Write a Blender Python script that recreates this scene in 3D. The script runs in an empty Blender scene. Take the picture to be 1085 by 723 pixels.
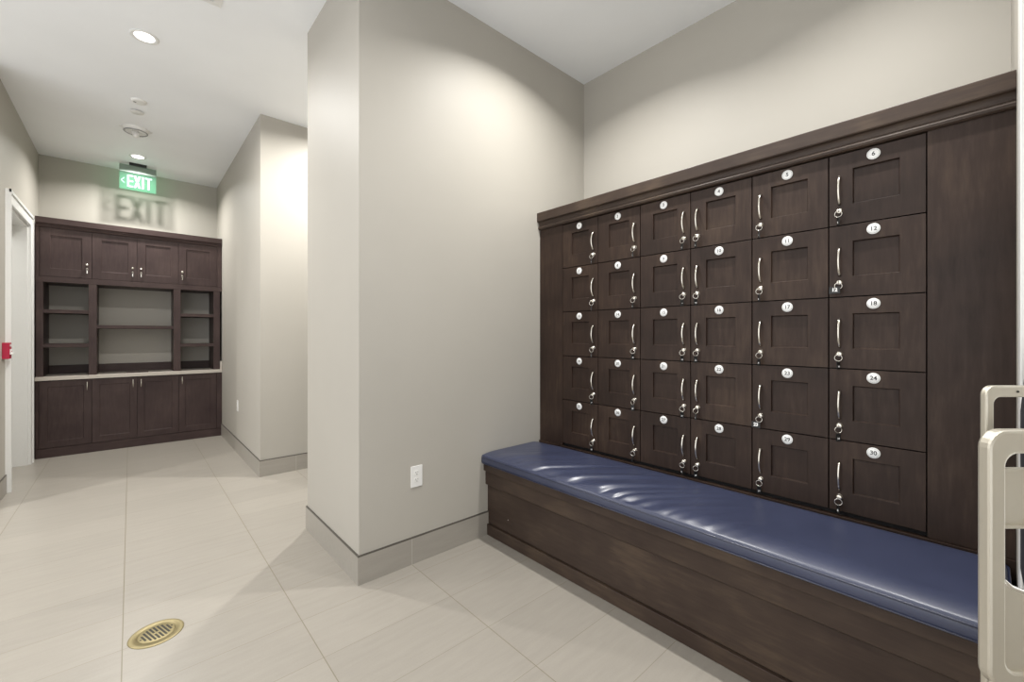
import bpy, math, random
from mathutils import Vector, Matrix
R = math.radians
PI = math.pi
S = bpy.context.scene
C = S.collection
random.seed(7)

# ------------------------------------------------------------------ camera
cam_d = bpy.data.cameras.new('camera')
cam_d.sensor_width = 36.0
cam_d.lens = 451.65 / 1085 * 36.0
cam_d.shift_y = -5.87 / 1085
cam_d.clip_start = 0.02
cam = bpy.data.objects.new('camera', cam_d)
cam.location = (0, 0, 1.3)
cam.rotation_euler = (R(90), 0, -R(41.816))
C.objects.link(cam)
S.camera = cam

# ------------------------------------------------------------------ world, exposure
S.view_settings.view_transform = 'Standard'
S.view_settings.look = 'None'
S.view_settings.gamma = 1
S.view_settings.use_curve_mapping = False
S.view_settings.exposure = 0.25
w = bpy.data.worlds.new('world'); S.world = w
w.use_nodes = True
w.node_tree.nodes['Background'].inputs[0].default_value = (0.97, 0.98, 1.0, 1)
w.node_tree.nodes['Background'].inputs[1].default_value = 1.5
CEIL = 3.335
LIGHT_W = 24.0            # watts of one recessed ceiling light
LIGHT_COL = (1.0, 0.985, 0.955)
LIGHTS = [  # x, y, seen in the photo, relative power
    (0.070, 3.83, 'round recessed light glowing in the corridor ceiling, the nearer of two', 1.25),
    (0.060, 6.45, 'round recessed light glowing in the ceiling right behind the exit sign', 1.25),
    (0.070, 1.15, 'round recessed ceiling light above the open floor near the drain', 0.6),
    (1.600, 3.83, 'round recessed ceiling light in the side hall behind the pillar', 1.7),
    (1.850, 1.56, 'round recessed ceiling light above the far end of the bench', 0.85),
    (1.850, 0.35, 'round recessed ceiling light above the near end of the bench', 0.62),
    (-1.90, 4.43, 'round recessed ceiling light in the hall opening on the left', 1.6),
]

# ------------------------------------------------------------------ materials
def nodes(name):
    m = bpy.data.materials.new(name); m.use_nodes = True
    nt = m.node_tree
    return m, nt, nt.nodes['Principled BSDF']
def lk(nt, a, b): nt.links.new(a, b)
def ramp(nt, fac, stops):
    r = nt.nodes.new('ShaderNodeValToRGB')
    el = r.color_ramp.elements
    el[0].position, el[0].color = stops[0][0], (*stops[0][1], 1)
    el[1].position, el[1].color = stops[-1][0], (*stops[-1][1], 1)
    for p, c in stops[1:-1]:
        e = el.new(p); e.color = (*c, 1)
    lk(nt, fac, r.inputs[0]); return r.outputs[0]
def noise(nt, vec, scale, detail=4, rough=.5):
    n = nt.nodes.new('ShaderNodeTexNoise')
    n.inputs['Scale'].default_value = scale; n.inputs['Detail'].default_value = detail
    n.inputs['Roughness'].default_value = rough
    lk(nt, vec, n.inputs['Vector']); return n.outputs['Fac']
def mapping(nt, sc, rnd=False):
    t = nt.nodes.new('ShaderNodeTexCoord')
    mp = nt.nodes.new('ShaderNodeMapping'); mp.inputs['Scale'].default_value = sc
    lk(nt, t.outputs['Object'], mp.inputs['Vector'])
    if rnd:
        oi = nt.nodes.new('ShaderNodeObjectInfo')
        mu = nt.nodes.new('ShaderNodeMath'); mu.operation = 'MULTIPLY'; mu.inputs[1].default_value = 37.0
        lk(nt, oi.outputs['Random'], mu.inputs[0])
        cx = nt.nodes.new('ShaderNodeCombineXYZ')
        for i in range(3): lk(nt, mu.outputs[0], cx.inputs[i])
        lk(nt, cx.outputs[0], mp.inputs['Location'])
    return mp.outputs['Vector']
def bump(nt, b, h, strength, dist):
    n = nt.nodes.new('ShaderNodeBump'); n.inputs['Strength'].default_value = strength
    n.inputs['Distance'].default_value = dist
    lk(nt, h, n.inputs['Height']); lk(nt, n.outputs[0], b.inputs['Normal'])
def plain(name, col, rough=.5, metal=0.0, spec=.5):
    m, nt, b = nodes(name)
    v = mapping(nt, (1, 1, 1))
    f = noise(nt, v, 60, 2)
    lk(nt, ramp(nt, f, [(.3, tuple(c * .992 for c in col)), (.7, tuple(min(1, c * 1.008) for c in col))]), b.inputs['Base Color'])
    b.inputs['Roughness'].default_value = rough; b.inputs['Metallic'].default_value = metal
    b.inputs['Specular IOR Level'].default_value = spec
    return m
def wood(name, grain, c0, c1, c2, rough=.44, spec=.24):
    m, nt, b = nodes(name)
    v = mapping(nt, grain, True)
    v2 = mapping(nt, (1, 1, 1), True)
    f = noise(nt, v, 9, 6, .62)
    g = noise(nt, v2, 3.2, 3, .5)
    mx = nt.nodes.new('ShaderNodeMix'); mx.inputs[0].default_value = .62
    lk(nt, f, mx.inputs[2]); lk(nt, g, mx.inputs[3])
    lk(nt, ramp(nt, mx.outputs[0], [(.32, c0), (.52, c1), (.7, c2)]), b.inputs['Base Color'])
    lk(nt, ramp(nt, f, [(.3, (rough + .08,) * 3), (.7, (rough - .04,) * 3)]), b.inputs['Roughness'])
    b.inputs['Specular IOR Level'].default_value = spec
    bump(nt, b, f, .08, .002)
    return m
W0, W1, W2 = (.018, .0105, .0075), (.033, .0195, .0140), (.060, .038, .026)
M = {}
M['wood_v'] = wood('dark_stained_wood_vertical', (6, 6, .8), W0, W1, W2)
BW = ((.032, .0195, .0145), (.050, .033, .024), (.088, .060, .040))
M['wood_bench'] = wood('dark_stained_bench_wood', (6, .8, 6), *BW, rough=.42, spec=.3)
M['wood_h'] = wood('dark_stained_wood_along_y', (6, .8, 6), W0, W1, W2)
M['wood_x'] = wood('dark_stained_wood_along_x', (.8, 6, 6), W0, W1, W2)
M['gap'] = plain('dark_gap', (.006, .005, .005), .9)
M['plum_v'] = wood('plum_brown_wood_vertical', (6, 6, .8), (.041, .025, .024), (.060, .039, .036), (.084, .056, .051), .42)
M['plum_h'] = wood('plum_brown_wood_along_x', (.8, 6, 6), (.041, .025, .024), (.060, .039, .036), (.084, .056, .051), .42)

def wall_mat(name, col):
    m, nt, b = nodes(name)
    v = mapping(nt, (1, 1, 1))
    lk(nt, ramp(nt, noise(nt, v, 1.3, 3), [(.3, tuple(c * .97 for c in col)), (.7, tuple(c * 1.02 for c in col))]), b.inputs['Base Color'])
    b.inputs['Roughness'].default_value = .55
    b.inputs['Specular IOR Level'].default_value = .35
    bump(nt, b, noise(nt, v, 260, 2), .05, .001)
    return m
M['wall'] = wall_mat('greige_wall_paint', (.425, .400, .352))
M['ceiling'] = wall_mat('white_ceiling_paint', (.89, .905, .915))
M['white'] = plain('white_trim_paint', (.80, .80, .78), .35)
M['plastic'] = plain('white_plastic', (.78, .77, .74), .35)
M['steel'] = plain('polished_nickel', (.82, .78, .70), .18, 1.0)
M['brass'] = plain('brushed_brass', (.30, .25, .13), .45, .6)
M['brushed'] = plain('brushed_aluminium', (.64, .60, .51), .42, .75)
M['rim'] = plain('bright_aluminium_rim', (.85, .82, .76), .25, .95)
M['black'] = plain('black_plastic', (.008, .008, .008), .35)
M['red'] = plain('red_enamel', (.42, .008, .045), .3)
M['ink'] = plain('dark_ink', (.03, .03, .03), .6)
M['print'] = plain('white_print', (.85, .85, .83), .5)
M['stone'] = plain('pale_stone', (.55, .50, .44), .3)
M['darkhole'] = plain('dark_slot', (.03, .028, .02), .7)

def tile_mat(name, col, groutc, base=False):
    m, nt, b = nodes(name)
    t = nt.nodes.new('ShaderNodeTexCoord')
    sep = nt.nodes.new('ShaderNodeSeparateXYZ'); lk(nt, t.outputs['Object'], sep.inputs[0])
    def math_(op, a, v=None):
        n = nt.nodes.new('ShaderNodeMath'); n.operation = op
        if hasattr(a, 'is_linked') or hasattr(a, 'links'): lk(nt, a, n.inputs[0])
        else: n.inputs[0].default_value = a
        if v is not None:
            if hasattr(v, 'links'): lk(nt, v, n.inputs[1])
            else: n.inputs[1].default_value = v
        return n.outputs[0]
    def line(ax, off, step, wd):
        q = math_('DIVIDE', math_('SUBTRACT', sep.outputs[ax], off), step)
        fr = math_('FRACT', q)
        d = math_('ABSOLUTE', math_('SUBTRACT', fr, .5))
        return math_('GREATER_THAN', d, .5 - wd / step), math_('FLOOR', q)
    lx, ix = line(0, 1.188 - 20 * .607, .607, .0018)
    ly, iy = line(1, .887 - 20 * .6 if base else .887 - 40 * .3, .6 if base else .3, .0012 if not base else .0015)
    cx = nt.nodes.new('ShaderNodeCombineXYZ'); lk(nt, ix, cx.inputs[0]); lk(nt, iy, cx.inputs[1])
    wn = nt.nodes.new('ShaderNodeTexWhiteNoise'); wn.noise_dimensions = '3D'; lk(nt, cx.outputs[0], wn.inputs['Vector'])
    mp = nt.nodes.new('ShaderNodeMapping'); mp.inputs['Scale'].default_value = (.9, 7, 7)
    lk(nt, t.outputs['Object'], mp.inputs['Vector'])
    st = noise(nt, mp.outputs[0], 5, 5, .6)
    mp2 = nt.nodes.new('ShaderNodeMapping'); mp2.inputs['Scale'].default_value = (1, 1, 1)
    lk(nt, t.outputs['Object'], mp2.inputs['Vector'])
    gr = noise(nt, mp2.outputs[0], 140, 3, .7)
    a = math_('ADD', math_('MULTIPLY', st, .55), math_('MULTIPLY', gr, .3))
    a = math_('ADD', a, math_('MULTIPLY', wn.outputs['Value'], .15))
    colr = ramp(nt, a, [(.3, tuple(c * .90 for c in col)), (.7, tuple(c * 1.07 for c in col))])
    mx = nt.nodes.new('ShaderNodeMix'); mx.data_type = 'RGBA'
    g = lx if base else math_('MAXIMUM', lx, math_('MULTIPLY', ly, .75))
    lk(nt, g, mx.inputs[0]); lk(nt, colr, mx.inputs[6]); mx.inputs[7].default_value = (*groutc, 1)
    lk(nt, mx.outputs[2], b.inputs['Base Color'])
    b.inputs['Roughness'].default_value = .34
    b.inputs['Specular IOR Level'].default_value = .4
    return m
M['floor'] = tile_mat('beige_floor_tile', (.325, .298, .258), (.20, .175, .125))
M['basetile'] = tile_mat('taupe_base_tile', (.335, .31, .27), (.45, .42, .37), True)
M['basetrim'] = plain('dark_metal_edge_trim', (.10, .09, .075), .4, .3)

# cushion vinyl
m, nt, b = nodes('navy_vinyl')
v = mapping(nt, (1, 1, 1))
lk(nt, ramp(nt, noise(nt, v, 4, 4), [(.3, (.030, .037, .074)), (.7, (.040, .048, .092))]), b.inputs['Base Color'])
b.inputs['Roughness'].default_value = .33
b.inputs['Specular IOR Level'].default_value = .75
bump(nt, b, noise(nt, v, 90, 3), .05, .0006)
M['vinyl'] = m
M['piping'] = plain('navy_vinyl_piping', (.018, .022, .05), .3, 0, .8)

def emit(name, col, strength):
    m, nt, b = nodes(name)
    b.inputs['Base Color'].default_value = (*col, 1)
    b.inputs['Emission Color'].default_value = (*col, 1)
    b.inputs['Emission Strength'].default_value = strength
    return m
M['lamp'] = emit('lamp_glow', (1.0, .96, .9), 5.0)
M['exit_letters'] = emit('exit_letter_glow', (.62, 1.0, .82), .95)
M['exit_letters'].node_tree.nodes['Principled BSDF'].inputs['Base Color'].default_value = (.05, .12, .09, 1)
m, nt, b = nodes('edge_lit_green_glass')
b.inputs['Base Color'].default_value = (.02, .10, .05, 1)
b.inputs['Roughness'].default_value = .5
b.inputs['Specular IOR Level'].default_value = .1
b.inputs['Alpha'].default_value = .34
b.inputs['Emission Color'].default_value = (.48, .88, .66, 1)
b.inputs['Emission Strength'].default_value = .27
M['exit_glass'] = m
m, nt, b = nodes('clear_dome'); b.inputs['Base Color'].default_value = (.85, .85, .85, 1)
b.inputs['Roughness'].default_value = .1; b.inputs['Alpha'].default_value = .12
M['dome'] = m

# ------------------------------------------------------------------ mesh helpers
class MB:
    def __init__(s): s.v = []; s.f = []; s.m = []; s.sm = []
    def add(s, vs, fs, mi=0, smooth=False):
        o = len(s.v); s.v += [tuple(p) for p in vs]
        for f in fs: s.f.append([i + o for i in f]); s.m.append(mi); s.sm.append(smooth)
        return s
    def box(s, x0, x1, y0, y1, z0, z1, mi=0):
        vs = [(x, y, z) for x in (x0, x1) for y in (y0, y1) for z in (z0, z1)]
        return s.add(vs, [(0, 1, 3, 2), (4, 6, 7, 5), (0, 4, 5, 1), (2, 3, 7, 6), (0, 2, 6, 4), (1, 5, 7, 3)], mi)
    def prism(s, prof, axis, a0, a1, mi=0, smooth=False):
        """prof: 2-D outline, extruded along axis ('x': prof=(y,z), 'y': (x,z), 'z': (x,y))"""
        def P(u, t):
            return {'x': (t, u[0], u[1]), 'y': (u[0], t, u[1]), 'z': (u[0], u[1], t)}[axis]
        n = len(prof)
        s.add([P(u, a0) for u in prof] + [P(u, a1) for u in prof],
              [(i, (i + 1) % n, n + (i + 1) % n, n + i) for i in range(n)], mi, smooth)
        s.add([P(u, a0) for u in prof], [tuple(range(n))], mi)
        s.add([P(u, a1) for u in prof], [tuple(range(n))], mi)
        return s
    def tube(s, pts, r, seg=10, mi=0, closed=False, caps=True):
        pts = [Vector(p) for p in pts]; n = len(pts); vs = []
        rr = r if hasattr(r, '__len__') else [r] * n
        prev = None
        for i, p in enumerate(pts):
            if closed: t = pts[(i + 1) % n] - pts[i - 1]
            else: t = pts[min(i + 1, n - 1)] - pts[max(i - 1, 0)]
            t.normalize()
            if prev is None:
                u = t.orthogonal().normalized()
            else:
                u = (prev - t * prev.dot(t)).normalized()
            prev = u; q = t.cross(u)
            for k in range(seg):
                a = 2 * PI * k / seg
                vs.append(p + (u * math.cos(a) + q * math.sin(a)) * rr[i])
        fs = []
        for i in range(n if closed else n - 1):
            j = (i + 1) % n
            for k in range(seg):
                fs.append((i * seg + k, i * seg + (k + 1) % seg, j * seg + (k + 1) % seg, j * seg + k))
        s.add(vs, fs, mi, True)
        if caps and not closed:
            s.add(vs[:seg], [tuple(range(seg))], mi); s.add(vs[-seg:], [tuple(range(seg))], mi)
        return s
    def lathe(s, prof, c, axis='z', seg=32, mi=0, smooth=True):
        """prof: (radius, height) pairs around axis through c"""
        c = Vector(c)
        def P(r, h, a):
            q = {'z': (r * math.cos(a), r * math.sin(a), h), 'x': (h, r * math.cos(a), r * math.sin(a)),
                 'y': (r * math.cos(a), h, r * math.sin(a))}[axis]
            return c + Vector(q)
        vs = [P(r, h, 2 * PI * k / seg) for r, h in prof for k in range(seg)]
        fs = []
        for i in range(len(prof) - 1):
            for k in range(seg):
                fs.append((i * seg + k, i * seg + (k + 1) % seg, (i + 1) * seg + (k + 1) % seg, (i + 1) * seg + k))
        s.add(vs, fs, mi, smooth)
        if prof[0][0] > 1e-6: s.add(vs[:seg], [tuple(range(seg))], mi)
        if prof[-1][0] > 1e-6: s.add(vs[-seg:], [tuple(range(seg))], mi)
        return s
    def text(s, txt, size, M4, mi=0, bold=0.0, depth=0.0004):
        cu = bpy.data.curves.new('t', 'FONT'); cu.body = txt; cu.size = size
        cu.align_x = 'CENTER'; cu.align_y = 'CENTER'; cu.extrude = depth; cu.offset = bold
        o = bpy.data.objects.new('t', cu); C.objects.link(o)
        dg = bpy.context.evaluated_depsgraph_get()
        me = bpy.data.meshes.new_from_object(o.evaluated_get(dg))
        s.add([M4 @ v.co for v in me.vertices], [tuple(p.vertices) for p in me.polygons], mi)
        bpy.data.objects.remove(o); bpy.data.curves.remove(cu); bpy.data.meshes.remove(me)
        return s
    def build(s, name, mats, parent=None, bevel=0, loc=None, merge=True):
        me = bpy.data.meshes.new(name)
        me.from_pydata(s.v, [], s.f)
        if not isinstance(mats, (list, tuple)): mats = [mats]
        for m_ in mats: me.materials.append(m_)
        for p, mi, sm in zip(me.polygons, s.m, s.sm): p.material_index = mi; p.use_smooth = sm
        import bmesh
        bm = bmesh.new(); bm.from_mesh(me)
        if merge: bmesh.ops.remove_doubles(bm, verts=bm.verts, dist=1e-6)
        bmesh.ops.recalc_face_normals(bm, faces=bm.faces)
        bm.to_mesh(me); bm.free()
        o = bpy.data.objects.new(name, me); C.objects.link(o)
        if parent is not None: o.parent = parent
        if loc: o.location = loc
        if bevel:
            b_ = o.modifiers.new('bevel', 'BEVEL'); b_.width = bevel; b_.segments = 2
            b_.limit_method = 'ANGLE'; b_.angle_limit = R(40)
        return o
def empty(name, loc, label=None, cat=None, group=None):
    o = bpy.data.objects.new(name, None); C.objects.link(o); o.location = loc
    o.empty_display_size = .1
    if label: tag(o, label, cat, group)
    return o
def tag(o, label, cat, group=None):
    o['label'] = label; o['category'] = cat
    if group: o['group'] = group
    return o
def struct(o): o['kind'] = 'structure'; return o
def copy_obj(o, parent=None, loc=None):
    c = o.copy(); C.objects.link(c)
    if parent is not None: c.parent = parent
    if loc is not None: c.location = loc
    return c
def rel(mb, ox, oy, oz):
    mb.v = [(x - ox, y - oy, z - oz) for x, y, z in mb.v]; return mb

# ------------------------------------------------------------------ the setting
YP = 2.188      # wall beside the bench
XR = 2.739      # wall behind the lockers
XC = .887       # right side of the corridor
XL = -.77       # left side of the corridor
YE = -.063      # end wall right of the bench
YB = 7.10       # back wall
YD = 4.455      # wall past the side hall
YQ = 3.055      # far side of the pillar
struct(MB().box(-.93, 4.6, -1.2, YB + .15, -.1, 0).box(-3.2, -.93, 1.5, YB + .15, -.1, 0).build('floor', M['floor']))
struct(MB().box(-3.2, 4.6, -1.2, YB + .15, CEIL, CEIL + .1).build('ceiling', M['ceiling']))
struct(MB().box(XC, 4.6, YP, YQ, 0, CEIL).build('wall_pillar', M['wall']))
struct(MB().box(XR, XR + .15, YE - .13, YP, 0, CEIL).build('wall_right', M['wall']))
struct(MB().box(1.98, XR, YE - .13, YE, 0, CEIL).build('wall_end', M['wall']))
struct(MB().box(XC, 4.6, YD, YB, 0, CEIL).build('wall_side_hall', M['wall']))
struct(MB().box(-3.2, XC, YB, YB + .15, 0, CEIL).build('wall_back', M['wall']))
struct(MB().box(4.6, 4.7, YQ, YD, 0, CEIL).build('wall_hall_end', M['wall']))
DY0, DY1, DZ = 5.50, 6.43, 2.41
wl = MB().box(XL - .16, XL, 4.92, DY0, 0, CEIL).box(XL - .16, XL, DY1, YB, 0, CEIL).box(XL - .16, XL, DY0, DY1, DZ, CEIL)
struct(wl.build('wall_left', M['wall']))
struct(MB().box(-3.2, XL - .1605, 4.92, 5.05, 0, CEIL).build('wall_left_hall', M['wall']))
struct(MB().box(.30, 1.98, -1.2, -1.1, 0, CEIL).build('rear_light_blocker', M['wall']))  # unseen partial wall, added to cut light on the pillar front and lockers
# white trim of the doorway at the right end of the photo
tr = MB().box(1.845, 1.98, YE - .15, YE + .004, 0, CEIL)
struct(tr.build('trim_1', M['white'], bevel=.003))
# door in the left wall
cw, cp = .105, .022
dc = MB()
for y0, y1 in ((DY0 - cw, DY0), (DY1, DY1 + cw)):
    dc.box(XL, XL + cp, y0, y1, 0, DZ + cw)
    yo = y0 if y0 < DY0 - .01 else y1 - .025
    dc.box(XL + cp, XL + cp + .010, yo, yo + .025, 0, DZ + cw)
dc.box(XL, XL + cp, DY0, DY1, DZ, DZ + cw)
dc.box(XL + cp, XL + cp + .010, DY0 - cw, DY1 + cw, DZ + cw - .025, DZ + cw)
dc.box(XL - .16, XL, DY0, DY0 + .02, 0, DZ).box(XL - .16, XL, DY1 - .02, DY1, 0, DZ).box(XL - .16, XL, DY0 + .02, DY1 - .02, DZ - .02, DZ)
struct(dc.build('trim_2', M['white']))
dl = MB().box(XL - .155, XL - .112, DY0 + .022, DY1 - .022, .006, DZ - .022)
door = struct(dl.build('door_1', M['white']))
kn = MB().lathe([(.0, .0), (.026, .0), (.026, .006), (.010, .010), (.010, .035), (.022, .045), (.022, .058), (0, .062)], (XL - .112, DY0 + .09, 1.0), 'x', 24)
hd = kn.build('door_handle', M['steel'], door)

def baseboard(name, x0, x1, y0, y1, xi0=None, trim=None):
    mb = MB().box(x0, x1, y0, y1, 0, .146)
    mb.box(*(trim or (x0, x1, y0, y1)), .146, .1525, 1)
    return struct(mb.build(name, [M['basetile'], M['basetrim']]))
bt = .009
baseboard('baseboard_pillar_front', XC, 1.746, YP - bt, YP)
baseboard('baseboard_pillar_side', XC - bt, XC, YP - bt, YQ + bt)
baseboard('baseboard_pillar_back', XC, 4.6, YQ, YQ + bt)
baseboard('baseboard_side_hall', XC - bt, 4.6, YD - bt, YD)
baseboard('baseboard_corridor_right', XC - bt, XC, YD, 6.656)
baseboard('baseboard_left', XL, XL + bt, 4.92 - bt, DY0 - cw - .001)
baseboard('baseboard_left_hall', -3.1, XL - .0002, 4.92 - bt, 4.9199)

# ------------------------------------------------------------------ shaker door meshes
def shaker(w_, h_, l, r, b_, t, axis, thick=.019, rec=.011):
    """framed door; face at 0 looking towards minus axis; local u across (0..w_), z 0..h_"""
    mb = MB()
    def P(u, d, z): return (d, u, z) if axis == 'x' else (u, d, z)
    def rect(u0, u1, z0, z1, d): return [P(u0, d, z0), P(u1, d, z0), P(u1, d, z1), P(u0, d, z1)]
    o0 = rect(0, w_, 0, h_, 0); o1 = rect(0, w_, 0, h_, thick)
    i0 = rect(l, w_ - r, b_, h_ - t, 0)
    e = .0026
    i1 = rect(l + e, w_ - r - e, b_ + e, h_ - t - e, rec)
    vs = o0 + i0 + i1 + o1
    fs = []
    for k in range(4):
        j = (k + 1) % 4
        fs += [(k, j, 4 + j, 4 + k), (4 + k, 4 + j, 8 + j, 8 + k), (k, 12 + k, 12 + j, j)]
    fs += [(8, 9, 10, 11), (12, 15, 14, 13)]
    mb.add(vs, fs)
    return mb
def bow_handle(length, out, r, axis='x'):
    pts = []
    n = 18
    for i in range(n + 1):
        t = i / n
        z = -length / 2 + length * t
        d = out * (math.sin(PI * t) ** .55) if 0 < t < 1 else 0
        pts.append((-d, 0, z) if axis == 'x' else (0, -d, z))
    rr = [r * (1.0 + .35 * abs(2 * i / n - 1) ** 3) for i in range(n + 1)]
    return MB().tube(pts, rr, 10)

# ------------------------------------------------------------------ locker bank
XF = 2.231
Y0, PITCH = .1546, .3024
Z0, ZP = .557, .3015
bank = empty('locker_cabinet', (XF, 1.06, .43),
             'wall of thirty small dark wood lockers with numbered doors above the navy bench', 'locker cabinet')
B = lambda mb: rel(mb, XF, 1.06, .43)
zt = Z0 + 5 * ZP
B(MB().box(XF + .0195, XR - .002, YE + .002, YP - .002, .433, 2.185)).build('carcass', M['gap'], bank)
B(MB().box(XF, XF + .019, Y0 + 6 * PITCH + .0015, YP - .001, .540, zt + .022)).build('filler_panel', M['wood_v'], bank, .0008)
B(MB().box(XF, XF + .019, YE + .001, Y0 - .0015, .540, zt + .022)).build('filler_panel', M['wood_v'], bank, .0008)
B(MB().box(XF - .010, XF + .019, YE + .001, YP - .001, .472, .5385)).build('bottom_rail', M['wood_h'], bank, .001)
# crown: flat fascia, cove, bead
prof = [(XF + .019, 2.066), (XF - .012, 2.080)]
prof = [(XF + .0195, 2.068), (XF - .010, 2.068), (XF - .017, 2.073), (XF - .020, 2.082), (XF - .017, 2.091), (XF - .008, 2.096)]
for i in range(6):
    a = i / 5 * PI / 2
    prof.append((XF - .007 - .014 * (1 - math.cos(a)), 2.097 + .026 * math.sin(a)))
prof += [(XF - .028, 2.124), (XF - .031, 2.129), (XF - .031, 2.185), (XF - .029, 2.188), (XF + .0195, 2.188)]
B(MB().prism(prof, 'y', YE + .001, YP - .001)).build('crown_moulding', M['wood_bench'], bank)
gw = .0022
door_mb = shaker(PITCH - 2 * gw, ZP - 2 * gw, .0735, .0795, .083, .068, 'x')
door0 = door_mb.build('locker_door', M['wood_v'], None, .0008)
han0 = bow_handle(.116, .026, .0042).build('handle', M['steel'])
lock0 = MB().lathe([(.0, -.0125), (.006, -.0125), (.0100, -.011), (.0108, -.008), (.0108, -.003), (.0130, -.002), (.0130, .0)], (0, 0, 0), 'x', 24).build('lock', M['steel'])
FACE = Matrix.Rotation(-PI / 2, 4, 'Z') @ Matrix.Rotation(PI / 2, 4, 'X')   # text upright, read from minus x
used = False
locker_pos = {}
for row in range(5):
    for col in range(6):
        n = row * 6 + col + 1
        ya = Y0 + (5 - col) * PITCH + gw
        za = Z0 + (4 - row) * ZP + gw
        d = door0 if not used else copy_obj(door0)
        d.parent = bank; d.location = (0, ya - 1.06, za - .43)
        hy = (PITCH - .040) if col >= 3 else .034
        h = han0 if not used else copy_obj(han0)
        h.parent = d; h.location = (.001, hy, .147)
        h['label'] = 'polished bow handle'
        k = lock0 if not used else copy_obj(lock0)
        k.parent = d; k.location = (.0, hy, .0585)
        k['label'] = 'round metal cam lock'
        num = MB().lathe([(.0, -.0026), (.0205, -.0026), (.0215, -.0018), (.0215, 0)], (0, 0, 0), 'x', 32)
        num.lathe([(.0178, -.0028), (.0184, -.0028)], (0, 0, 0), 'x', 32, mi=1)
        num.f = num.f[:-2]; num.m = num.m[:-2]; num.sm = num.sm[:-2]
        num.text(str(n), .023, Matrix.Translation((-.0030, 0, 0)) @ FACE, 1, .0003)
        p = num.build('number_plate', [M['print'], M['ink']], d)
        p.location = (0, PITCH / 2 - gw + .003, ZP - .0345)
        p['label'] = 'white round number plate'
        locker_pos[n] = (XF, ya + hy, za + .0585)
        used = True
# keys on rings with tags: each a thing of its own, hanging in its lock
ring_mb = MB().tube([(0, .0128 * math.cos(a * PI / 10), .0128 * math.sin(a * PI / 10)) for a in range(20)], .0014, 6, closed=True)
ring0 = ring_mb.build('key_ring', M['steel'])
key_mb = MB().prism([(-.003, -.011), (.003, -.011), (.003, 0), (-.003, 0)], 'y', -.0008, .0008)
key_mb = MB().box(-.016, -.011, -.0008, .0008, -.003, .003)
key_mb.lathe([(0, -.0009), (.0065, -.0009), (.0065, .0009), (0, .0009)], (-.0215, 0, 0), 'y', 20)
key0 = key_mb.build('key_blade', M['steel'])
ROWS = ('top row', 'second row from the top', 'middle row', 'second row from the bottom', 'bottom row')
COLS = ('leftmost column', 'second column from the left', 'third column from the left', 'third column from the right', 'second column from the right', 'rightmost column')
used = False
for n in range(1, 31):
    x, y, z = locker_pos[n]
    kk = empty('locker_key', (x, y, z), ('key with black tag, %s, %s of lockers' % (ROWS[(n - 1) // 6], COLS[(n - 1) % 6])) if n not in (12, 23) else {12: 'key ring in the rightmost column whose black tag faces out reading 12', 23: 'key ring with an outward tag reading 23, second column from the right'}[n], 'key', 'keys hanging in the locker locks')
    kb = key0 if not used else copy_obj(key0)
    kb.parent = kk; kb.location = (0, 0, 0)
    rg = ring0 if not used else copy_obj(ring0)
    rg.parent = kk; rg.location = (-.0235, 0, -.0150)
    yaw = random.uniform(-.5, .5)
    rg.rotation_euler = (0, 0, yaw + .25)
    tm = MB()
    big = n in (12, 23)
    if big:
        tm.box(-.0012, .0012, -.0195, .0195, -.032, -.003)
        tm.text(str(n), .0205, Matrix.Translation((-.0017, 0, -.0172)) @ FACE, 1, .0009)
    else:
        tm.box(-.0018, .0018, -.0085, .0085, -.034, -.003)
        tm.text(str(n), .0095, Matrix.Translation((-.0022, 0, -.022)) @ FACE, 1, .0003)
    tm.tube([(0, 0, -.005), (0, 0, .004)], .0015, 6)
    tg = tm.build('tag', [M['black'], M['print']], kk)
    tg.location = (-.0235, 0, -.0290)
    if n in (12, 23):
        tg.rotation_euler = (0, R(4), R(-8)); tg.location = (-.0235, .012, -.014 if n == 12 else -.024)
        tg['label'] = 'black tag with the white number %d' % n
    else:
        tg.rotation_euler = (0, 0, R(random.choice((-1, 1)) * random.uniform(35, 70)) )
    used = True

# ------------------------------------------------------------------ bench
bench = empty('bench', (1.98, 1.06, 0), 'long built-in dark wood bench box running below the lockers', 'bench')
Q = lambda mb: rel(mb, 1.98, 1.06, 0)
yb0, yb1 = -.050, YP - .001
Q(MB().box(1.752, XF + .0, yb0, yb1, .0, .430)).build('core', M['wood_bench'], bench)
Q(MB().box(1.743, 1.752, yb0, yb1, .0765, .335)).build('front_panel', M['wood_bench'], bench, .001)
ap = [(1.752, .330), (1.728, .330), (1.725, .334), (1.725, .418), (1.728, .424), (1.752, .424)]
Q(MB().prism(ap, 'y', yb0, yb1)).build('apron', M['wood_bench'], bench)
Q(MB().box(1.708, XF, yb0, yb1, .424, .4715)).build('seat_board', M['wood_bench'], bench, .003)
Q(MB().box(1.731, 1.7525, yb0, yb1, .002, .072)).build('plinth', M['wood_bench'], bench, .0015)
Q(MB().lathe([(0, -.0015), (.003, -.0012), (.0035, 0)], (1.743, 1.985, .155), 'x', 12)).build('screw', M['steel'], bench)

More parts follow.
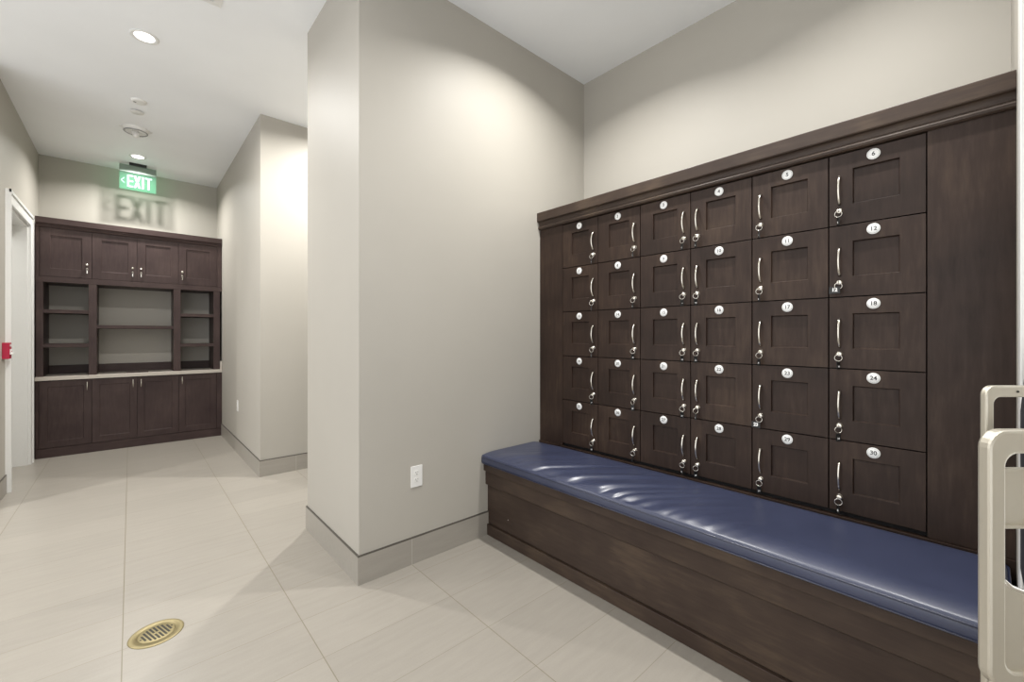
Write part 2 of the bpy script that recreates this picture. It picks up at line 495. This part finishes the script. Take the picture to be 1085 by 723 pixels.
# cushion: one continuous padded slab, wrinkled cover
def hsh(i): return (math.sin(i * 127.1 + 3.7) * 43758.5453) % 1
def wr(t):
    i = math.floor(t); f = t - i; f = f * f * (3 - 2 * f)
    return hsh(i) * (1 - f) + hsh(i + 1) * f
cx0, cx1, cy0, cy1 = 1.692, 2.216, -.043, YP - .003
zb, ztp = .474, .525
NX, NY = 64, 420
er = .006                       # edge rounding
def edge(d):                    # height drop near an edge
    if d >= er: return 0
    return er - math.sqrt(max(0, er * er - (er - d) ** 2))
vs, fs = [], []
def sm(t): t = max(0, min(1, t)); return t * t * (3 - 2 * t)
for j in range(NY + 1):
    tj = j / NY
    yy = cy0 + (cy1 - cy0) * (.5 - .5 * math.cos(PI * tj)) if False else cy0 + (cy1 - cy0) * tj
    for i in range(NX + 1):
        ti = i / NX
        u = (.5 - .5 * math.cos(PI * ti)) * .6 + ti * .4
        xx = cx0 + (cx1 - cx0) * u
        dy = min(yy - cy0, cy1 - yy)
        dx0, dx1 = xx - cx0, cx1 - xx
        crown = .026 * (1 - (1 - min(1, dx0 / .11)) ** 2.2) * (1 - (1 - min(1, dx1 / .08)) ** 2) * (1 - (1 - min(1, (yy - cy0) / .06)) ** 2) * (.45 + .55 * sm((cy1 - yy) / .30))
        # folds fan from the front edge, fading to the back and to the near end
        s_ = cy1 - yy                                   # distance from the far end
        skew = s_ - .75 * dx0 - .5 * dx0 * dx0
        amp = sm((s_ - .03) / .25) * (1 - sm((s_ - .75) / .9)) * sm(dx0 / .03) * (1 - .85 * sm((dx0 - .10) / .38))
        amp2 = .35 * sm((s_ - .3) / .5) * (1 - sm((s_ - 1.2) / .7)) * sm(dx0 / .05) * (1 - sm(dx0 / .4))
        fold = (wr(skew * 14) * .5 + wr(skew * 26 + 9 + dx0 * 3) * .35 + wr(skew * 47 + dx0 * 5) * .15 - .5) * .027
        z = ztp + crown - max(edge(dx0), edge(dx1)) - edge(yy - cy0) * .9 + fold * (amp + amp2)
        vs.append((xx, yy, z))
W = NX + 1
for j in range(NY):
    for i in range(NX):
        a = j * W + i; fs.append((a, a + 1, a + W + 1, a + W))
# skirt
ring = [j * W for j in range(NY + 1)] + [NY * W + i for i in range(1, NX + 1)] + [j * W + NX for j in range(NY - 1, -1, -1)] + [i for i in range(NX - 1, 0, -1)]
lev = [(.0018, .30), (.0025, .55), (.0012, .85), (-.002, 1.0)]
loops = [ring]
cxm, cym = (cx0 + cx1) / 2, (cy0 + cy1) / 2
for out, t in lev:
    lp = []
    for q in ring:
        x_, y_, z_ = vs[q]
        ox = -out if abs(x_ - cx0) < 1e-6 else (out if abs(x_ - cx1) < 1e-6 else 0)
        lp.append(len(vs)); vs.append((x_ + ox, y_, z_ + (zb - z_) * t))
    loops.append(lp)
for a, b_ in zip(loops, loops[1:]):
    n_ = len(a)
    for k in range(n_): fs.append((a[k], a[(k + 1) % n_], b_[(k + 1) % n_], b_[k]))
fs.append(tuple(loops[-1]))
cu = MB().add(vs, fs, 0, True)
cush = cu.build('bench_cushion', M['vinyl'], merge=False)
tag(cush, 'long navy blue vinyl cushion lying on the dark wood bench, wrinkled at its far end', 'cushion')
def pipe_loop(z, o):
    r_ = .02; pts = []
    for (px, py, a0) in ((cx0 + r_ - o, cy0 + r_ - o, 180), (cx1 - r_ + o, cy0 + r_ - o, 270), (cx1 - r_ + o, cy1 - r_ + o * 0, 0), (cx0 + r_ - o, cy1 - r_, 90)):
        for k in range(5):
            a = R(a0 + k * 22.5); pts.append((px + r_ * math.cos(a), py + r_ * math.sin(a), z))
    return pts
pp = MB().tube(pipe_loop(.5175, .0025), .0034, 8, closed=True).tube(pipe_loop(.4775, .0025), .0030, 8, closed=True)
pp.build('piping', M['piping'], cush)

# ------------------------------------------------------------------ corridor cabinets
CF = 6.656
base = empty('base_cabinet', (.07, 6.87, 0), 'dark plum-brown base cabinet with four doors under the pale countertop', 'cabinet')
Bq = lambda mb: rel(mb, .07, 6.87, 0)
bx0, bx1 = -.745, XC - .002
Bq(MB().box(bx0, bx1, CF + .0195, YB - .002, .0, .820)).build('carcass', M['gap'], base)
Bq(MB().box(bx0, bx1, CF - .001, CF + .0195, .0, .098)).build('plinth', M['plum_h'], base, .001)
Bq(MB().box(bx0, -.7225, CF, CF + .0195, .100, .820)).build('stile', M['plum_v'], base, .001)
Bq(MB().box(.829, bx1, CF, CF + .0195, .100, .820)).build('stile', M['plum_v'], base, .001)
xs = [-.7205, -.3225, .0570, .4405, .8270]
lh = MB().tube([(0, -.022, -.045), (0, -.022, .045)], .0045, 10).tube([(0, 0, -.032), (0, -.022, -.032)], .004, 8).tube([(0, 0, .032), (0, -.022, .032)], .004, 8)
lh0 = lh.build('handle', M['steel'])
used = False
for k in range(4):
    wd = xs[k + 1] - xs[k] - .003
    d = shaker(wd, .712, .062, .062, .068, .066, 'y', rec=.006).build('door', M['plum_v'], base, .0008)
    d.location = (xs[k] + .0015 - .07, CF - 6.87, .103)
    h = lh0 if not used else copy_obj(lh0)
    h.parent = d; h.location = (wd - .034 if k < 2 else .034, .001, .640)
    h['label'] = 'slim bright bar handle'; used = True
top = empty('countertop', (.07, 6.87, .821), 'thin pale stone countertop on the dark corridor cabinet', 'countertop')
Tq = lambda mb: rel(mb, .07, 6.87, .821)
Tq(MB().box(bx0 - .003, bx1, CF - .022, YB - .002, .8215, .861)).build('slab', M['stone'], top, .002)
Tq(MB().box(bx1 - .020, bx1, CF - .016, YB - .004, .8615, .965)).build('side_splash', M['stone'], top, .002)

sh = empty('display_shelf', (.07, 6.87, .862), 'open dark wood shelving between the countertop and the upper cabinets', 'shelf')
Sq = lambda mb: rel(mb, .07, 6.87, .862)
zs0, zs1 = .8618, 1.868
hb = YB - .004
def post(x0, x1):
    Sq(MB().box(x0, x1, CF, hb, zs0, zs1)).build('post', M['plum_v'], sh, .001)
post(-.742, -.690)
post(-.347, -.283); post(.393, .461)
post(.797, .8640)
Sq(MB().box(-.690, -.347, hb - .018, hb, zs0, .960)).build('back_strip', M['plum_h'], sh)
Sq(MB().box(-.283, .393, hb - .018, hb, zs0, .960)).build('back_strip', M['plum_h'], sh)
Sq(MB().box(.461, .797, hb - .018, hb, zs0, .960)).build('back_strip', M['plum_h'], sh)
for x0, x1, za, zc in ((-.690, -.347, 1.541, 1.578), (-.690, -.347, 1.171, 1.211), (-.283, .393, 1.379, 1.417), (.461, .797, 1.535, 1.573), (.461, .797, 1.160, 1.197)):
    Sq(MB().box(x0 + .0005, x1 - .0005, CF + .004, hb, za, zc)).build('shelf_board', M['plum_h'], sh, .001)

up = empty('wall_cabinet', (.07, 6.87, 1.87), 'dark plum-brown upper cabinet with four locking doors and a crown moulding', 'cabinet')
Uq = lambda mb: rel(mb, .07, 6.87, 1.87)
Uq(MB().box(bx0, .884, CF + .0195, YB - .002, 1.869, 2.54)).build('carcass', M['gap'], up)
Uq(MB().box(bx0, .884, CF - .0005, CF + .019, 1.869, 1.929)).build('bottom_rail', M['plum_h'], up, .001)
Uq(MB().box(bx0, .884, CF + .002, YB - .003, 1.8685, 1.872)).build('underside', M['plum_h'], up)
Uq(MB().box(bx0, -.7160, CF, CF + .019, 1.9305, 2.456)).build('stile', M['plum_v'], up, .001)
Uq(MB().box(.836, .884, CF, CF + .019, 1.9305, 2.456)).build('stile', M['plum_v'], up, .001)
pr_ = [(CF + .0195, 2.447), (CF - .008, 2.447), (CF - .014, 2.458), (CF - .010, 2.468), (CF - .005, 2.472), (CF - .008, 2.482), (CF - .022, 2.492), (CF - .022, 2.552), (CF + .0195, 2.552)]
Uq(MB().prism(pr_, 'x', bx0, .884)).build('crown_moulding', M['plum_h'], up)
xs = [-.7145, -.3215, .0555, .4390, .8345]
kb_ = MB().lathe([(0, -.026), (.010, -.024), (.013, -.018), (.009, -.010), (.006, -.004), (.008, 0)], (0, 0, 0), 'y', 20)
kb0 = kb_.build('knob', M['steel'])
lc0 = MB().lathe([(0, -.008), (.007, -.007), (.008, 0)], (0, 0, 0), 'y', 16).build('lock', M['steel'])
used = False
upk = []
for k in range(4):
    wd = xs[k + 1] - xs[k] - .003
    d = shaker(wd, .512, .075, .075, .085, .075, 'y', rec=.006).build('door', M['plum_v'], up, .0008)
    d.location = (xs[k] + .0015 - .07, CF - 6.87, 1.932 - 1.87)
    hx = wd - .036 if k < 2 else .036
    h = kb0 if not used else copy_obj(kb0); h.parent = d; h.location = (hx, 0, .150); h['label'] = 'small bright knob'
    h = lc0 if not used else copy_obj(lc0); h.parent = d; h.location = (hx, 0, .108); h['label'] = 'round metal lock'
    upk.append((xs[k] + .0015 + hx, CF - .009, 1.932 + .104)); used = True
names = ('leftmost', 'second', 'third', 'rightmost')
for k, p in enumerate(upk):
    mb = MB().tube([(0, -.002 + .010 * math.cos(a * PI / 8) * 0, 0) for a in range(1)] or [], .001) if False else MB()
    mb.tube([(.009 * math.cos(a * PI / 8), 0, -.009 + .009 * math.sin(a * PI / 8)) for a in range(16)], .0014, 6, closed=True)
    mb.box(-.0035, .0035, -.0012, .0012, -.050, -.018)
    o = mb.build('cabinet_key', M['steel'], loc=p)
    tag(o, 'small key hanging in the lock of the %s upper cabinet door' % names[k], 'key', 'keys of the upper cabinet')
ty = MB().box(.0, .20, -.0, .12, 0, .006).box(.004, .196, .004, .116, .006, .010)
o = ty.build('tray', M['plum_h'], loc=(-.04, 6.70, .8612), bevel=.001)
tag(o, 'thin flat dark tray lying on the countertop below the middle shelf', 'tray')

# ------------------------------------------------------------------ electrical outlets, fire pull
def outlet(name, mat4, label):
    """local: plate in the XZ plane looking towards minus y"""
    e = empty(name, (0, 0, 0), label, 'outlet'); e.matrix_world = mat4
    mb = MB().box(-.037, .037, -.0055, 0, -.060, .060)
    mb.build('cover_plate', M['plastic'], e, .002)
    for zc in (.020, -.020):
        f = MB()
        pr2 = []
        for a in range(24):
            an = 2 * PI * a / 24
            pr2.append((.0165 * math.cos(an), zc + max(-.0125, min(.0125, .0165 * math.sin(an)))))
        f.prism(pr2, 'y', -.0075, -.0050)
        f.box(-.0075, -.0055, -.0080, -.0074, zc - .001, zc + .008, 1).box(.0050, .0070, -.0080, -.0074, zc + .001, zc + .008, 1)
        f.lathe([(.0, -.0080), (.0026, -.0080), (.0026, -.0074)], (0, 0, zc - .007), 'y', 12, 1)
        f.build('socket', [M['plastic'], M['darkhole']], e)
    MB().lathe([(0, -.0066), (.003, -.0062), (.0035, -.005)], (0, 0, 0), 'y', 12).build('screw', M['plastic'], e)
    return e
outlet('wall_outlet', Matrix.Translation((1.221, YP - .0002, .4935)), 'white duplex outlet low on the pillar wall beside the bench')
outlet('wall_outlet', Matrix.Translation((XC - .0002, 5.56, .52)) @ Matrix.Rotation(-PI / 2, 4, 'Z'), 'white outlet low on the corridor wall near the dark cabinets')

fp = empty('fire_alarm_pull', (XL, 5.315, 1.176), 'red fire alarm pull box on the left wall beside the white door casing', 'fire alarm')
fb = MB().box(0, .040, -.040, .040, -.066, .066)
fb.build('housing', M['red'], fp, .003)
fh = MB().box(.0405, .046, -.030, .030, -.030, .012).box(.046, .054, -.030, .030, -.030, -.020)
fh.build('pull_handle', M['print'], fp, .001)['label'] = 'white T pull handle'
RX = Matrix.Rotation(PI / 2, 4, 'Z') @ Matrix.Rotation(PI / 2, 4, 'X')
ft = MB().text('FIRE', .026, Matrix.Translation((.041, 0, .042)) @ RX, 0, .0006)
ft.text('PULL', .012, Matrix.Translation((.0465, 0, -.006)) @ RX, 1, .0003)
ft.build('lettering', [M['print'], M['red']], fp)

# ------------------------------------------------------------------ exit sign
ex = empty('exit_sign', (.066, 6.751, CEIL), 'green glowing edge-lit exit sign hanging from the corridor ceiling', 'exit sign')
Eq = lambda mb: rel(mb, .066, 6.751, CEIL)
Eq(MB().box(-.012, .144, 6.715, 6.787, CEIL - .026, CEIL - .0005)).build('mount', M['black'], ex, .002)
Eq(MB().box(-.100, .232, 6.738, 6.764, 3.222, CEIL - .027)).build('housing', plain('grey_green_metal', (.20, .27, .22), .4), ex, .002)
Eq(MB().box(-.098, .230, 6.747, 6.755, 3.020, 3.2215)).build('glass_panel', M['exit_glass'], ex)
EX = Matrix.Translation((.088, 6.7455, 3.118)) @ Matrix.Rotation(PI / 2, 4, 'X')
ML = M['exit_letters']
lt = MB()
def bar(x0, x1, z0, z1): lt.box(x0, x1, 6.7435, 6.7465, z0, z1)
z0_, z1_ = 3.050, 3.192
s_ = .017
x = -.030                                  # E
bar(x, x + s_, z0_, z1_)
for zz in (z0_, (z0_ + z1_) / 2 - s_ / 2, z1_ - s_): bar(x + s_, x + .052, zz, zz + s_)
def diag(xa, za, xb, zb_, t):
    lt.prism([(xa - t / 2, za), (xa + t / 2, za), (xb + t / 2, zb_), (xb - t / 2, zb_)], 'y', 6.7435, 6.7465)
diag(.038, z0_, .080, z1_, .020); diag(.080, z0_, .038, z1_, .020)   # X
bar(.100, .118, z0_, z1_)                   # I
bar(.152, .170, z0_, z1_); bar(.130, .192, z1_ - s_, z1_)   # T
Eq(lt).build('letters', ML, ex)['label'] = 'glowing mint letters reading EXIT'
ch = MB()
for sg in (1, -1):
    ch.prism([(-.085, 3.121), (-.079, 3.121), (-.052, 3.121 + sg * .030), (-.060, 3.121 + sg * .030)], 'y', 6.7440, 6.7465)
Eq(ch).build('chevron', ML, ex)
ld = bpy.data.lights.new('exit_led', 'AREA'); ld.shape = 'RECTANGLE'; ld.size = .30; ld.size_y = .03
ld.energy = .35; ld.color = (.35, 1.0, .55)
lo = bpy.data.objects.new('exit_led', ld); C.objects.link(lo); lo.parent = ex
lo.location = (0, 0, -.118); lo.rotation_euler = (0, 0, 0)
lo.location = (0, .020, -.115); lo.rotation_euler = (R(70), 0, 0)

# ------------------------------------------------------------------ ceiling fittings
def can(x, y, label, power):
    e = empty('recessed_light', (x, y, CEIL), label, 'ceiling light', 'recessed ceiling lights')
    ringp = [(.052, .0), (.075, .0), (.078, -.003), (.074, -.006), (.056, -.004), (.052, .0)]
    t = MB().lathe(ringp, (0, 0, -.0002), 'z', 40)
    t.f = t.f[:-2]; t.m = t.m[:-2]; t.sm = t.sm[:-2]
    t.build('trim_ring', M['white'], e)
    MB().lathe([(0, -.0025), (.054, -.0025), (.054, -.0005)], (0, 0, 0), 'z', 40).build('lens', M['lamp'], e)
    l = bpy.data.lights.new('downlight', 'AREA'); l.shape = 'DISK'; l.size = .06
    l.energy = LIGHT_W * power; l.color = LIGHT_COL; l.spread = R(140 if x > 1.7 else 150 if y > 6 else 165)
    o = bpy.data.objects.new('downlight', l); C.objects.link(o); o.parent = e; o.location = (0, 0, -.008)
for x, y, lb, pw in LIGHTS: can(x, y, lb, pw)

dt = empty('smoke_detector', (.052, 4.913, CEIL), 'small flat white disc on the corridor ceiling, nearest of the three fittings', 'detector')
MB().lathe([(0, -.018), (.035, -.018), (.050, -.013), (.056, -.004), (.056, -.0002)], (0, 0, 0), 'z', 36).build('body', M['plastic'], dt)
MB().box(-.034, -.016, -.006, .004, -.0192, -.0175).build('sensor_slot', M['darkhole'], dt)
sp = empty('sprinkler_cover', (.042, 5.151, CEIL), 'small white round sprinkler cover on the ceiling between the two detectors', 'sprinkler')
MB().lathe([(0, -.014), (.046, -.014), (.048, -.012), (.048, -.010), (0.044, -.010)], (0, 0, 0), 'z', 36).build('cap', M['plastic'], sp)
MB().lathe([(.020, -.011), (.020, -.0002)], (0, 0, 0), 'z', 24).build('stem', M['darkhole'], sp)
ad = empty('alarm_dome', (.038, 5.60, CEIL), 'large white round ceiling alarm with a clear dome and dark rim', 'alarm')
MB().lathe([(.085, -.030), (.092, -.026), (.105, -.002), (.105, -.0002)], (0, 0, 0), 'z', 40).build('base', M['plastic'], ad)
MB().box(-.125, .125, -.010, .010, -.006, -.0002).build('mounting_tab', M['plastic'], ad, .001)
rm = MB().lathe([(.0865, -.0301), (.091, -.031), (.093, -.034), (.091, -.037), (.0865, -.0375)], (0, 0, 0), 'z', 40)
rm.f = rm.f[:-2]; rm.m = rm.m[:-2]; rm.sm = rm.sm[:-2]
rm.build('rim', plain('grey_rim', (.30, .30, .30), .4), ad)
MB().lathe([(.083, -.036), (.076, -.048), (.055, -.062), (.028, -.070), (0, -.072)], (0, 0, 0), 'z', 40).build('dome', M['dome'], ad)
MB().lathe([(.030, -.0305), (.030, -.055), (.018, -.082), (0, -.088)], (0, 0, 0), 'z', 24).build('strobe', M['plastic'], ad)

av = empty('air_diffuser', (.117, 2.875, CEIL), 'square white ceiling air diffuser at the top edge of the photo', 'air vent')
for k, (h0, zc) in enumerate(((.300, -.0002), (.225, -.004), (.150, -.004), (.075, -.004))):
    mb = MB()
    i0 = h0 - (.045 if k == 0 else .055)
    zl = -.010 if k == 0 else -.022
    o_ = [(-h0, -h0, zc), (h0, -h0, zc), (h0, h0, zc), (-h0, h0, zc)]
    n_ = [(-i0, -i0, zl), (i0, -i0, zl), (i0, i0, zl), (-i0, i0, zl)]
    o2 = [(a, b__, c - .004) for a, b__, c in o_]; n2 = [(a, b__, c - .004) for a, b__, c in n_]
    vs_ = o_ + n_ + o2 + n2
    fs_ = []
    for q in range(4):
        j = (q + 1) % 4
        fs_ += [(q, j, 4 + j, 4 + q), (8 + q, 12 + q, 12 + j, 8 + j), (q, 8 + q, 8 + j, j), (4 + q, 4 + j, 12 + j, 12 + q)]
    mb.add(vs_, fs_)
    mb.build('frame' if k == 0 else 'vane', M['white'], av)
MB().box(-.24, .24, -.24, .24, -.0015, -.0004).build('throat', M['darkhole'], av)

# ------------------------------------------------------------------ floor drain
dr = empty('floor_drain', (.084, 2.42, 0), 'round brass floor drain with slotted grate set in the beige tiles', 'floor drain')
MB().lathe([(.064, .0002), (.064, .0030), (.090, .0035), (.094, .0025), (.096, .0002)], (0, 0, 0), 'z', 48).build('ring', M['brass'], dr)
g = MB().lathe([(0, .0032), (.061, .0032), (.0635, .0022), (.0635, .0003)], (0, 0, 0), 'z', 48)
for k in range(8):
    xx = -.0455 + k * .013
    L = math.sqrt(max(0, .051 ** 2 - xx * xx))
    segs = [(-L, L)] if k in (0, 1, 6, 7) else ([(-L, -.006), (.006, L)] if k in (2, 3, 4, 5) else [])
    if k == 2 or k == 5: segs = [(-L, L)]
    for a, b_ in segs: g.box(xx - .0036, xx + .0036, a, b_, .0030, .0036, 1)
for sx in (-1, 1): g.lathe([(0, .0042), (.0035, .0038), (.004, .003)], (sx * .056, 0, 0), 'z', 10, 1)
go = g.build('grate', [M['brass'], M['darkhole']], dr)
dr.rotation_euler = (0, 0, R(18))

# ------------------------------------------------------------------ folded metal cart at the right edge
th = R(41.816)
FX = Vector((math.cos(th), -math.sin(th), 0)); FYv = Vector((math.sin(th), math.cos(th), 0))
d_ = .95
O = FYv * d_ + FX * (d_ * (1044 - 542.5) / 451.65)      # left edge of the front frame, on the floor
cart = empty('folding_cart', (O.x, O.y, 0), 'silver metal cart frame with rounded corners standing at the right edge before the bench', 'cart')
cart.rotation_euler = (0, 0, -th)
def rrect(x0, x1, z0, z1, r, n=7):
    p = []
    for cx_, cz_, a0 in ((x1 - r, z1 - r, 0), (x0 + r, z1 - r, 90), (x0 + r, z0 + r, 180), (x1 - r, z0 + r, 270)):
        for k in range(n): a = R(a0 + 90 * k / (n - 1)); p.append((cx_ + r * math.cos(a), cz_ + r * math.sin(a)))
    return p
def frame_piece(outer, inner, y0, y1, name, mat, bev=.006):
    n = len(outer); mb = MB()
    def L(pp_, y): return [(a, y, b__) for a, b__ in pp_]
    mb.add(L(outer, y0) + L(inner, y0) + L(outer, y1) + L(inner, y1),
           [f for k in range(n) for j in [(k + 1) % n] for f in
            ((k, j, n + j, n + k), (2 * n + k, 3 * n + k, 3 * n + j, 2 * n + j), (k, 2 * n + k, 2 * n + j, j), (n + k, n + j, 3 * n + j, 3 * n + k))], 0, False)
    return mb.build(name, mat, cart, bev)
px = d_ / 451.65
zt_ = 1.3 - (455.5 - 355.6) * px
zb_ = 1.3 - (728 - 355.6) * px
Wd = .42
frame_piece(rrect(0, Wd, zb_, zt_, .040), rrect(.036, Wd - .036, zb_ + .036, zt_ - .052, .030), -.010, .018, 'front_frame', M['brushed'])
# lower panel with a dished upper edge and bright rim
ze = 1.3 - (613 - 355.6) * px
pts = [(.034, zb_ + .030), (Wd - .034, zb_ + .030), (Wd - .034, ze)]
arc = []
for k in range(15):
    t = k / 14; xx = Wd - .034 - (Wd - .068) * t
    arc.append((xx, ze - .052 * math.sin(PI * t) ** .6))
pl = MB().prism(pts + arc[1:], 'y', .000, .012)
pl.build('front_panel', M['brushed'], cart)
MB().tube([(a, .004, b__) for a, b__ in arc], .006, 10).build('panel_rim', M['rim'], cart)
# rear handle frame, a little further back and taller
oy = .085
px2 = (d_ + oy) / 451.65
xr = (1045.5 - 542.5) * px2 - (1044 - 542.5) * px
zr = 1.3 - (409 - 355.6) * px2
frame_piece(rrect(xr, xr + .40, .10, zr, .022), rrect(xr + .019, xr + .381, .13, zr - .028, .018), oy, oy + .016, 'handle_frame', M['brushed'], .004)
MB().lathe([(0, -.002), (.0025, -.002), (.003, 0)], (xr + .075, oy, zr - .014), 'y', 10).build('rivet', M['darkhole'], cart)
# cross plate between the uprights
z1p = 1.3 - (496 - 355.6) * px2; z0p = 1.3 - (555 - 355.6) * px2
cpm = MB().box(xr + .012, xr + .39, oy - .012, oy - .006, z0p, z1p).box(xr + .012, xr + .39, oy - .020, oy - .006, z0p - .004, z0p + .004).box(xr + .012, xr + .39, oy - .020, oy - .006, z1p - .004, z1p + .004)
cpm.build('cross_plate', M['brushed'], cart, .001)
MB().lathe([(0, -.002), (.003, -.002), (.0035, 0)], (xr + .082, oy - .0125, z0p + .012), 'y', 10).build('rivet', M['darkhole'], cart)
# lower legs, foot plate and wheels (below the photo's edge)
for xx in (.030, Wd - .030):
    MB().tube([(xx, .006, zb_ + .015), (xx, .03, .09)], .012, 12).build('leg', M['brushed'], cart)
MB().tube([(-.01, .045, .07), (Wd + .01, .045, .07)], .009, 12).build('axle', M['brushed'], cart)
for xx in (-.005, Wd + .005):
    MB().lathe([(0, -.014), (.045, -.014), (.066, -.012), (.070, 0), (.066, .012), (.045, .014), (0, .014)], (xx, .045, .0705), 'x', 32).build('wheel', M['black'], cart)
MB().box(.02, Wd - .02, -.02, .012, .004, .014).build('foot_plate', M['brushed'], cart, .002)

# dark bag hanging at the end wall, seen only as a sliver at the edge
bg = empty('hanging_bag', (1.765, -.103, .60), 'dark bag hanging on the white door trim at the right edge', 'bag')
bgm = MB().lathe([(0, 0), (.050, .010), (.062, .08), (.062, .50), (.052, .60), (.025, .66), (0, .67)], (0, 0, 0), 'z', 24)
bgm.v = [(x * .9, y * .75, z) for x, y, z in bgm.v]
bgm.build('body', plain('black_fabric', (.02, .02, .025), .8), bg)
MB().tube([(0, 0, .66), (.01, 0, .74), (.035, -.0, .78)], .006, 8).build('strap', M['black'], bg)
MB().box(-.012, .012, -.055, -.049, .50, .53).build('buckle', M['steel'], bg, .001)
